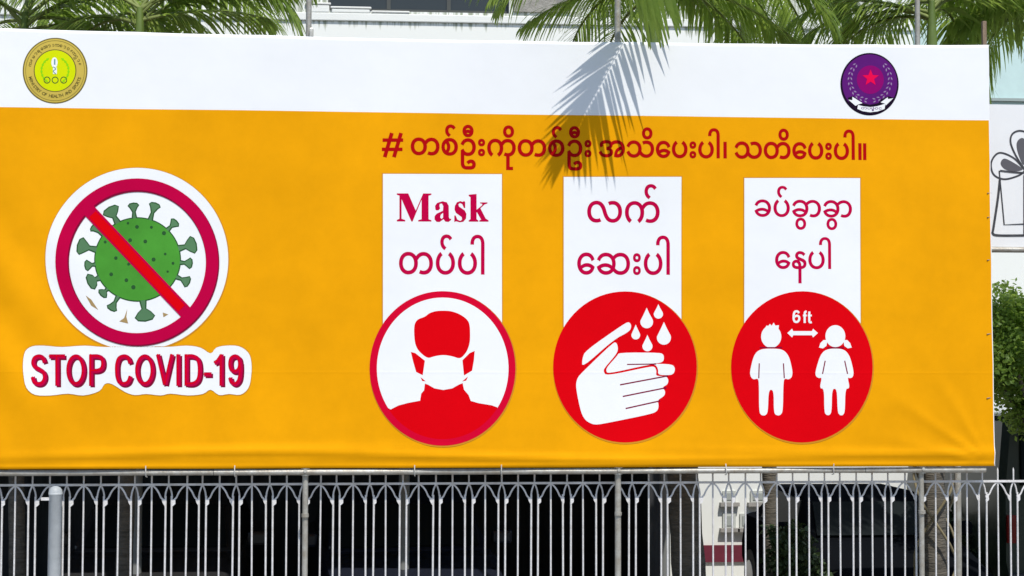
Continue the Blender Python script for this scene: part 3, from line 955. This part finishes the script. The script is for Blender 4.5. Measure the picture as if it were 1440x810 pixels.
def glyphs(body, off=0.0):
    c = bpy.data.curves.new('glyphs', 'FONT')
    c.body = body
    c.size = 1
    c.resolution_u = 5
    c.offset = off
    o = bpy.data.objects.new('glyphs', c)
    COL.objects.link(o)
    bpy.context.view_layer.update()
    me = bpy.data.meshes.new_from_object(o.evaluated_get(bpy.context.evaluated_depsgraph_get()))
    bpy.data.objects.remove(o)
    bm = bmesh.new()
    bm.from_mesh(me)
    bpy.data.meshes.remove(me)
    bmesh.ops.remove_doubles(bm, verts=bm.verts, dist=1e-5)
    seen, isl = set(), []
    for v in bm.verts:
        if v in seen:
            continue
        st, comp = [v], []
        seen.add(v)
        while st:
            q = st.pop()
            comp.append(q)
            for e in q.link_edges:
                w = e.other_vert(q)
                if w not in seen:
                    seen.add(w)
                    st.append(w)
        idx = {q: i for i, q in enumerate(comp)}
        fs = {f for q in comp for f in q.link_faces}
        isl.append(([(q.co.x, q.co.y) for q in comp], [tuple(idx[q] for q in f.verts) for f in fs]))
    bm.free()
    return isl
def text_at(body, x0, x1, ytop, ybot, off=0.0, body_top=0.546, body_bot=-0.01):
    """fits a run of glyphs to the place it has in the photograph; rows stay level on the sheet"""
    isl = glyphs(body, off)
    xs = [v[0] for V, F in isl for v in V]
    gx0, gx1 = min(xs), max(xs)
    out = []
    A, B = at(x0, ybot), at(x1, ybot)
    zt, zb_ = at(x0, ytop).z, at(x0, ybot).z
    for V, F in isl:
        W2 = []
        for (gx, gy) in V:
            X = A.x + (B.x - A.x) * (gx - gx0) / (gx1 - gx0)
            Z = zb_ + (zt - zb_) * (gy - body_bot) / (body_top - body_bot)
            W2.append((X, Z))
        out.append((W2, F))
    return out
def lay_plane(name, groups, m, parent, layer):
    """as lay(), for shapes already in the sheet's own coordinates"""
    global to_plane
    keep = to_plane
    to_plane = lambda v: Vector((v[0], 0, v[1]))
    o = lay(name, groups, m, parent, layer)
    to_plane = keep
    return o

# headline
hd = lay('headline_sign', [stroke([(551, 187), (546, 204), (541, 221)], 5.4, False, 0), stroke([(564, 187), (559, 204), (554, 221)], 5.4, False, 0), stroke([(538, 197), (567, 197)], 4.8, False, 0), stroke([(537, 210), (566, 210)], 4.8, False, 0)], V_HEAD, ban, 1)
hd['label'] = 'red hash sign'
for (tx, a, b, yt, yb) in (('တစ်ဦးကိုတစ်ဦး', 577.5, 832, 194, 217.2), ('အသိေပးပါ၊', 842, 1022, 197.6, 220.2), ('သတိေပးပါ။', 1033, 1218.5, 199.6, 222.4)):
    lay_plane('headline_lettering', text_at(tx, a, b, yt, yb, 0.021), V_HEAD, ban, 1)

# three information panels
def panel(x0, y0, x1, y1, nm, lab):
    po = lay('information_panel', [rect(x0, y0, x1, y1)], V_WHITE, ban, 2)
    po['label'] = lab
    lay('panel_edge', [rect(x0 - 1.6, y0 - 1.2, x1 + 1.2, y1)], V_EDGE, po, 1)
    return po
def ico(cx, cy, rx, ry, po):
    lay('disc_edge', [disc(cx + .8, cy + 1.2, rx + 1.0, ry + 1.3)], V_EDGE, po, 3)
    return lay('icon_disc', [disc(cx, cy, rx, ry)], V_RED, po, 4)

p1 = panel(538.5, 244.5, 706, 460, 'mask', 'white panel with the mask wearing icon')
ico(622.3, 518, 102.5, 108.5, p1)
lay('disc_rim', [annulus(622.3, 518, 102.6, 108.6, 93, 99.6)], V_RIM, p1, 5)
T = xf(500, 390, .3086)
ie = [(397 + 300 * math.cos(R(q)), 415 + 323 * math.sin(R(q))) for q in range(146, 395, 4)]
bd = ie + [(645, 592), (620, 583), (560, 573), (525, 563), (515, 536), (494, 512), (488, 482), (470, 489), (440, 506), (400, 513), (360, 506), (330, 489), (316, 484), (312, 515), (299, 530), (294, 562), (240, 572), (195, 584), (160, 602)]
lay('icon_background', [poly(T(bd))], V_WHITE, p1, 6)
head = [(285, 190), (318, 179), (335, 163), (370, 152), (430, 152), (470, 165), (500, 184), (516, 202), (522, 230), (522, 295), (508, 338), (478, 372), (440, 359), (400, 353), (360, 359), (328, 370), (286, 335), (270, 300), (266, 240), (270, 208)]
lay('masked_head', [poly(T(rounded(head))), poly(T([(252, 340), (272, 345), (316, 380), (306, 446), (276, 431), (262, 382)])), poly(T([(543, 335), (520, 345), (487, 378), (494, 447), (531, 425), (539, 380)])),
    poly(T([(296, 455), (320, 474), (304, 472)])), poly(T([(512, 452), (486, 474), (504, 470)]))], V_RED, p1, 7)
# serif word
Tm = xf(500, 230, .2469)
Mm = [(235, 170), (300, 170), (343, 268), (385, 170), (432, 170), (432, 178), (416, 183), (416, 317), (432, 322), (432, 330), (357, 330), (357, 322), (376, 317), (376, 205), (325, 330), (318, 330), (262, 203), (262, 314), (283, 322), (283, 330), (235, 330), (235, 322), (250, 314), (250, 183), (235, 178)]
am = [(455, 262), (453, 240), (465, 224), (495, 214), (520, 220), (531, 240), (532, 305), (537, 315), (545, 312), (545, 320), (530, 332), (512, 330), (501, 316), (480, 332), (462, 332), (450, 318), (450, 300), (462, 285), (498, 268), (500, 242), (492, 227), (480, 229), (478, 240), (482, 255), (472, 266), (460, 266)]
ah = [(499, 280), (486, 290), (482, 306), (490, 315), (499, 307)]
sm_ = [(625, 218), (625, 252), (618, 252), (608, 230), (595, 224), (586, 232), (590, 244), (622, 266), (632, 285), (630, 312), (615, 330), (595, 334), (572, 328), (563, 333), (563, 295), (570, 295), (580, 318), (597, 326), (607, 318), (605, 304), (572, 280), (564, 262), (566, 240), (578, 220), (596, 213), (612, 217), (618, 212)]
km = [(645, 176), (690, 172), (690, 262), (722, 236), (722, 228), (710, 225), (710, 220), (752, 220), (752, 226), (735, 232), (712, 254), (742, 312), (758, 322), (758, 330), (706, 330), (706, 323), (716, 318), (692, 276), (690, 279), (690, 316), (700, 323), (700, 330), (645, 330), (645, 323), (655, 316), (655, 190), (645, 184)]
lay('lettering', [poly(Tm(Mm)), poly(Tm(am), [Tm(ah)]), poly(Tm(sm_)), poly(Tm(km))], V_CRIM, p1, 3)
lay_plane('lettering', text_at('တပ်ပါ', 561, 681.5, 354.7, 385.2, 0.013), V_CRIM, p1, 3)

p2 = panel(793, 248.5, 958.5, 460, 'wash', 'white panel with the hand washing icon')
ico(879, 516, 101, 106.3, p2)
T = xf(755, 390, .3086)
fh = [(178, 495), (184, 462), (200, 440), (352, 294), (366, 300), (372, 328), (362, 352), (310, 412), (304, 428), (318, 449), (520, 406), (538, 408), (546, 425), (543, 450), (590, 450), (601, 468), (596, 488), (572, 501), (586, 520), (582, 540), (550, 560), (556, 585), (550, 608), (525, 622), (300, 668), (260, 672), (225, 655), (205, 625), (190, 565)]
b1 = [(207, 412), (208, 370), (222, 335), (405, 207), (424, 204), (433, 222), (424, 246), (352, 284)]
b2 = [(376, 343), (566, 343), (580, 356), (579, 380), (564, 390), (520, 393), (618, 396), (631, 415), (625, 438), (608, 446), (553, 445), (554, 420), (543, 399), (520, 396), (326, 439), (316, 426), (322, 408), (367, 358)]
lay('washing_hands', [poly(T(rounded(fh))), poly(T(rounded(b1))), poly(T(rounded(b2)))], V_WHITE, p2, 6)
lay_each('finger_line', [stroke(T([(380, 490), (598, 449)]), 1.9, False, 0), stroke(T([(392, 543), (590, 503)]), 1.9, False, 0), stroke(T([(405, 598), (562, 563)]), 1.9, False, 0), stroke(T([(412, 397), (545, 395)]), 1.6, False, 0)], V_DARK, p2, 7)
def drop(cx, top, bot, w):
    h = bot - top
    pts = []
    cy = bot - w * .5
    for q in range(-20, 201, 15):
        pts.append((cx + w * .5 * math.cos(R(q)), cy + w * .5 * math.sin(R(q))))
    return poly(T(pts + [(cx - w * .18, top + h * .25), (cx, top), (cx + w * .18, top + h * .25)]))
lay_each('water_drop', [drop(502, 138, 232, 58), drop(555, 122, 188, 42), drop(452, 215, 283, 40), drop(505, 262, 337, 46), drop(580, 203, 307, 64)], V_WHITE, p2, 6)
lay_plane('lettering', text_at('လက်', 826, 928, 282.6, 312, 0.013), V_CRIM, p2, 3)
lay_plane('lettering', text_at('ေဆးပါ', 812, 942.5, 355.4, 385.4, 0.013), V_CRIM, p2, 3)

p3 = panel(1046.5, 250.5, 1209.5, 460, 'distance', 'white panel with the keep distance icon')
ico(1127.2, 516, 99, 106.3, p3)
T = xf(1005, 390, .3086)
boy = [(165, 455), (160, 432), (176, 362), (194, 336), (222, 325), (292, 325), (320, 336), (340, 364), (355, 430), (351, 456), (336, 466), (322, 461), (313, 470), (311, 610), (300, 628), (284, 630), (270, 618), (269, 513), (246, 513), (243, 615), (231, 630), (214, 629), (203, 614), (202, 470), (194, 461), (178, 466)]
girl = [(460, 452), (457, 432), (477, 362), (496, 335), (524, 325), (572, 325), (597, 336), (615, 364), (631, 430), (627, 455), (612, 460), (603, 455), (613, 505), (593, 508), (591, 612), (582, 628), (570, 629), (558, 616), (555, 508), (533, 508), (531, 614), (521, 628), (508, 628), (498, 614), (497, 508), (477, 505), (487, 456), (475, 460)]
hb = ell(257, 270, 46, 51, 40)
hair = [(228, 232), (236, 219), (243, 222), (251, 212), (259, 221), (268, 206), (276, 220), (292, 218), (290, 236), (260, 245)]
lay('boy_figure', [poly(T(rounded(boy))), poly(T(hb)), poly(T(hair))], V_WHITE, p3, 6)
lay('girl_figure', [poly(T(rounded(girl))), poly(T(ell(548, 268, 45, 50, 40))), poly(T([(512, 285), (494, 286), (480, 300), (474, 320), (492, 324), (508, 312)])), poly(T([(584, 285), (602, 286), (615, 300), (622, 320), (604, 324), (588, 312)]))], V_WHITE, p3, 6)
lay_each('figure_line', [stroke(T([(203, 392), (201, 460)]), 1.6, False, 0), stroke(T([(313, 392), (317, 460)]), 1.6, False, 0), stroke(T([(502, 380), (490, 440)]), 1.6, False, 0), stroke(T([(590, 380), (603, 440)]), 1.6, False, 0),
    stroke(T([(205, 320), (306, 320)]), 1.5, False, 0), stroke(T([(512, 321), (586, 321)]), 1.5, False, 0)], V_DARK, p3, 7)
lay('distance_arrow', [poly(T([(330, 254), (352, 234), (357, 245), (442, 245), (447, 234), (469, 254), (447, 274), (442, 264), (357, 264), (352, 274)]))], V_WHITE, p3, 6)
lay('distance_lettering', [stroke(T([(383, 163), (377, 156), (366, 156), (360, 166), (359, 190), (365, 202), (377, 202), (384, 192), (383, 180), (374, 175), (362, 180)]), 3.0),
    stroke(T([(418, 156), (411, 158), (409, 168), (409, 208)]), 3.0), stroke(T([(401, 174), (418, 174)]), 2.6, False, 0), stroke(T([(430, 156), (430, 198), (434, 205), (441, 204)]), 3.0), stroke(T([(423, 174), (441, 174)]), 2.6, False, 0)], V_WHITE, p3, 6)
lay_plane('lettering', text_at('ခပ်ခွာခွာ', 1060.6, 1198, 281, 304.6, 0.013), V_CRIM, p3, 3)
lay_plane('lettering', text_at('ေနပါ', 1089.5, 1168.5, 353.5, 377.8, 0.013), V_CRIM, p3, 3)

# stop sign with the germ
st = lay('warning_sticker', [disc(192.7, 364.5, 128.3, 128.5, 96)], V_WHITE, ban, 2)
st['label'] = 'round white stop sign with a crossed out green germ'
lay('sticker_edge', [disc(192.9, 365.2, 129.8, 130, 96)], V_EDGE, st, 1)
T = xf(90, 260, .2594)
Cc = (402, 405)
tips = [(255, 140, 46, 1), (377, 112, 28, 0), (493, 112, 30, 0), (602, 205, 27, 0), (697, 325, 46, 1), (683, 425, 28, 0), (668, 525, 30, 0), (440, 715, 52, 1), (262, 668, 28, 0), (212, 590, 28, 0), (150, 525, 44, 1), (128, 437, 28, 0), (95, 332, 46, 1), (160, 232, 22, 0)]
outl, fill = [], []
for (u, v, s, big) in tips:
    d = Vector((u - Cc[0], v - Cc[1])).normalized()
    q = Vector((-d.y, d.x))
    base = Vector(Cc) + d * 215
    tip = Vector((u, v))
    def shape(g):
        w = 9 if not big else 14
        return [base - q * (w + g + 4), base.lerp(tip, .55) - q * (w * .7 + g), tip - d * (s * .5) - q * (s * .62 + g), tip - q * (s + g), tip + d * (s * .32 + g) - q * (s * .75), tip + d * (s * .45 + g), tip + d * (s * .32 + g) + q * (s * .75), tip + q * (s + g), tip - d * (s * .5) + q * (s * .62 + g), base.lerp(tip, .55) + q * (w * .7 + g), base + q * (w + g + 4)]
    outl.append(poly(T([(p.x, p.y) for p in shape(4)])))
    fill.append(poly(T([(p.x, p.y) for p in shape(-3)])))
lay('germ_outline', outl + [disc(193.8, 365, 61, 59.5)], V_DGREEN, st, 4)
lay_each('germ_spike', fill, V_SPIKE, st, 6)
lay('germ_body', [disc(193.8, 365, 59.4, 57.9)], V_GREEN, st, 7)
lay('germ_spots', [disc(90 + .2594 * u, 260 + .2594 * v, w, w, 14) for (u, v, w) in ((397, 228, 2.6), (348, 208, 1.8), (475, 230, 2), (543, 262, 2.8), (442, 307, 2.6), (360, 300, 2.6), (550, 375, 1.8), (487, 405, 2.8), (592, 425, 2), (283, 397, 2.4), (258, 485, 2.6), (340, 517, 2.6), (378, 555, 3), (563, 470, 1.6), (225, 310, 2), (352, 430, 2))], V_DGREEN, st, 9)
lay_each('germ_crumb', [poly(T([(120, 600), (150, 622), (188, 678), (150, 655)])), poly(T([(345, 672), (340, 715), (350, 752), (320, 745), (302, 740), (328, 722)])), poly(T([(536, 692), (566, 702), (540, 718)]))], V_BROWN, st, 4)
Ts = xf(0, 210, .4566)
lay('prohibition_ring', [annulus(192.7, 368, 114.2, 117, 97, 100.5), stroke(Ts([(262, 175), (578, 508)]), 18.5, False, 0)], V_CRIM, st, 11)
lay('ring_shade', [annulus(193.8, 369.5, 114.8, 117.6, 96, 99.4)], V_DARK, st, 10)
lay('slash_face', [stroke(Ts([(285, 200), (560, 490)]), 13, False, 0)], V_RED, st, 13)
# white backing of the words
bk = [(33, 510), (36, 494), (46, 487), (62, 486), (88, 488), (120, 486), (150, 488), (230, 488), (262, 486), (282, 489), (296, 497), (304, 489), (318, 486), (336, 487), (349, 496), (353.5, 510), (353, 530), (349, 546), (338, 555), (322, 554), (308, 555.5), (296, 548), (285, 554), (264, 556), (240, 553.5), (226, 556), (206, 554), (190, 555.5), (176, 551), (158, 540), (148, 540), (140, 550), (118, 556), (96, 553.5), (72, 556), (50, 555), (38, 545), (34, 528)]
lay('words_edge', [poly([(x * 1.0 + (x - 193) * .006, y + (y - 521) * .03) for x, y in catmull(bk, 3, True)])], V_EDGE, st, 2)
lay('words_backing', [poly([(q.x, q.y) for q in catmull(bk, 3, True)])], V_WHITE, st, 4)
y0, y1 = 501.2, 539.8
def LT(dx, dy, w):
    g = []
    def s(pts, closed=False, sm=5):
        g.append(stroke([(p[0] + dx, p[1] + dy) for p in pts], w, closed, sm))
    ym = (y0 + y1) / 2
    s([(63.6, 510), (61, 503.5), (55.5, 501.2), (49.5, 503.5), (47.3, 510), (50, 516), (56, 519.5), (62, 524), (63.8, 531), (61, 537.6), (55.5, 539.9), (49.5, 537.5), (46.8, 530)])
    s([(70, 501.2), (92.5, 501.2)], sm=0); s([(81.3, 501.2), (81.3, 542.5)], sm=0)
    s([(97 + 10.8 * (1 + math.cos(R(q))), 520.5 + 19.3 * math.sin(R(q))) for q in range(0, 360, 20)], True, 2)
    s([(129, 498.3), (129, 542.5)], sm=0); s([(129, 501.2), (138, 501.2), (144, 504), (145.8, 511), (144, 518), (138, 521.2), (129, 521.2)], sm=4)
    s([(184, 511), (181, 503.6), (175, 501.2), (168.5, 504), (165.6, 512), (165.2, 521), (166, 530), (169, 537.2), (175, 539.9), (181, 537), (184.3, 529)])
    s([(193.3 + 10.8 * (1 + math.cos(R(q))), 520.5 + 19.3 * math.sin(R(q))) for q in range(0, 360, 20)], True, 2)
    s([(222.5, 498.3), (232.3, 541)], sm=0); s([(232.6, 541), (242.4, 498.3)], sm=0)
    s([(251, 498.3), (251, 542.5)], sm=0)
    s([(262.4, 498.3), (262.4, 542.5)], sm=0); s([(262.4, 501.2), (271, 501.2), (278, 505), (280.8, 514), (280.6, 528), (277.5, 536), (271, 539.8), (262.4, 539.8)], sm=4)
    s([(287, 526.5), (297.5, 526.5)], sm=0)
    s([(311.5, 498.3), (311.5, 542.5)], sm=0); s([(301.5, 510.5), (306, 508), (311.5, 500)], sm=3)
    s([(337.6, 513), (336.5, 505), (331, 501.2), (325.5, 504), (323.8, 511.5), (325.6, 519.5), (331, 522.5), (336, 519), (338, 511)], sm=5); s([(338, 510), (338.2, 522), (336.5, 534), (331.5, 539.9), (326, 537.5), (323.8, 531)], sm=5)
    return g
lay('words_shade', LT(2.2, 2.2, 6.4), V_DARK, st, 5)
lay('words_lettering', LT(0, 0, 6.0), V_CRIM, st, 7)
lay('words_highlight', LT(-.8, -.6, 1.5), V_RED, st, 9)

# round gold emblem
em = lay('gold_emblem', [disc(77.4, 99.4, 45.6, 46.4)], V_OLIVE, ban, 1)
em['label'] = 'round gold emblem with lime centre'
lay('emblem_ring', [annulus(77.4, 99.4, 43.8, 44.8, 30, 30)], V_GOLD, em, 2)
lay('emblem_line', [annulus(77.4, 99.4, 41.6, 42.6, 41.0, 42)], V_OLIVE, em, 3)
lay('emblem_centre', [disc(77.4, 99.4, 28.6, 28.8)], V_LIME, em, 2)
wre = []
for sd in (-1, 1):
    for q in range(8):
        w = R(50 - q * 15)
        cx_, cy_ = 77.4 + sd * 19 * math.cos(w), 101 + 19 * math.sin(w) - 2
        tx, ty = sd * math.sin(w) * 1.0, -math.cos(w)
        wre.append(poly([(cx_ - tx * 3.4, cy_ - ty * 3.4), (cx_ + ty * 1.7, cy_ - tx * 1.7), (cx_ + tx * 3.4, cy_ + ty * 3.4), (cx_ - ty * 1.7, cy_ + tx * 1.7)]))
lay_each('emblem_leaf', wre, V_LGREEN, em, 4)
lay_each('emblem_ring_mark', [annulus(cx_, 112.6, 4.8, 4.9, 3.7, 3.8, 24) for cx_ in (66.2, 77.6, 89.6)], V_DGREEN, em, 4)
lay('emblem_figure', [poly([(p[0], p[1]) for p in ell(76.6, 88, 4.4, 7.4, 20)]), rect(74.6, 95, 80, 104)], V_WHITE, em, 5)
lay('emblem_staff', [rect(75.8, 83, 78, 91), stroke([(75, 94), (78.5, 97), (75, 100), (78.5, 104)], 1.3)], V_STEELB, em, 6)
def arc_text(body, cx, cy, rad, a_mid, span, h, m, parent, layer, flip):
    k = len(body)
    gs = []
    for i, ch in enumerate(body):
        if ch == ' ':
            continue
        w = R(a_mid + (i - (k - 1) / 2) * span / (k - 1) * (-1 if flip else 1))
        isl = glyphs(ch, 0.02)
        xs = [v[0] for V, F in isl for v in V]
        mx = (min(xs) + max(xs)) / 2
        px_, py_ = cx + rad * math.cos(w), cy + rad * math.sin(w)
        rad_v = Vector((math.cos(w), math.sin(w)))
        upv = -rad_v if flip else rad_v
        rg = Vector((-upv.y, upv.x))
        if rg.dot(Vector((-math.sin(w), math.cos(w))) * (-1 if flip else 1)) < 0:
            rg = -rg
        for V, F in isl:
            gs.append(([(px_ + rg.x * (v[0] - mx) * h + upv.x * (v[1] - .3) * h, py_ + rg.y * (v[0] - mx) * h + upv.y * (v[1] - .3) * h) for v in V], F))
    lay('emblem_lettering', gs, m, parent, layer)
arc_text('MINISTRY OF HEALTH AND SPORTS', 77.4, 99.4, 36.2, 90, 146, 6.2, V_OLIVE, em, 4, True)
arc_text('ကနမာရေအားကစာဝနကဌာန', 77.4, 99.4, 36.2, 270, 150, 6.4, V_OLIVE, em, 4, False)

# round purple emblem
pu = lay('purple_emblem', [disc(1223, 118.3, 41.2, 44)], V_BLACK, ban, 1)
pu['label'] = 'round purple emblem with a red star and white ribbon'
lay('emblem_field', [disc(1223.3, 117.2, 38.8, 40.8)], V_PURP, pu, 2)
lay('emblem_glow', [disc(1224, 112, 19, 20)], V_MAG, pu, 3)
wre = []
for sd in (-1, 1):
    for q in range(10):
        w = R(78 - q * 13.5)
        for rr_ in (26.5, 30.5):
            cx_, cy_ = 1223.6 + sd * rr_ * math.cos(w), 112 + (rr_ + 1) * math.sin(w)
            ta = w - R(62 if rr_ < 28 else 110)
            tx, ty = sd * math.cos(ta), math.sin(ta)
            wre.append(poly([(cx_ - tx * 2.6, cy_ - ty * 2.6), (cx_ + ty * 1.1, cy_ - tx * 1.1), (cx_ + tx * 2.6, cy_ + ty * 2.6), (cx_ - ty * 1.1, cy_ + tx * 1.1)]))
lay_each('emblem_leaf', wre, V_LILAC, pu, 4)
star = []
for q in range(10):
    rs = 12.2 if q % 2 == 0 else 5.2
    star.append((1224.4 + rs * math.sin(math.pi * q / 5), 109.6 - rs * math.cos(math.pi * q / 5)))
lay('emblem_star', [poly(star)], V_STAR, pu, 5)
Tp = xf(1160, 50, .1606)
lay('emblem_ribbon_shade', [poly(Tp([(200, 545), (245, 530), (330, 590), (395, 605), (470, 590), (490, 560), (560, 530), (605, 545), (590, 590), (520, 650), (470, 680), (395, 690), (310, 680), (250, 640), (215, 590)]))], V_BLACK, pu, 5)
lay('emblem_ribbon', [poly(Tp([(290, 608), (340, 620), (400, 626), (460, 618), (530, 596), (524, 642), (462, 664), (396, 672), (330, 662), (284, 642)])), poly(Tp([(240, 536), (330, 592), (288, 604), (268, 616), (205, 562), (240, 566)])), poly(Tp([(488, 585), (550, 540), (556, 556), (600, 548), (534, 612), (528, 596)]))], V_WHITE, pu, 7)
lay_plane('emblem_lettering', text_at('တပဖွဲ့ဝင', 1211, 1240, 150.6, 153.6, 0.0), V_PURP, pu, 9)

# ties along the edges
for (x, y) in ((205, 660), (583, 659), (1021, 659), (1172, 657), (705, 659), (330, 660)):
    p = at(x, y, 0)
    ti = MB()
    ti.tube([(p.x, surf(p.x, ZB + .02) - .006, ZB + .022), (p.x, -.006, ZB - .01), (p.x + .002, -.004, ZB - .055), (p.x + .003, .05, ZB - .062)], .0042, 6)
    part('cable_tie', ti, mat('white_tie', (0.62, 0.6, 0.55), 0.6), ban, True)
for y in (272, 306, 366, 470, 560):
    p = at(1391, y, 0)
    part('edge_rope', MB().tube([(p.x - .02, surf(p.x, p.z) - .006, p.z), (p.x + .012, .0, p.z + .004), (p.x + .012, .05, p.z + .01), (p.x - .02, .065, p.z + .012)], .004, 6), mat('brown_rope', (0.3, 0.22, 0.14), 0.9), ban, True)
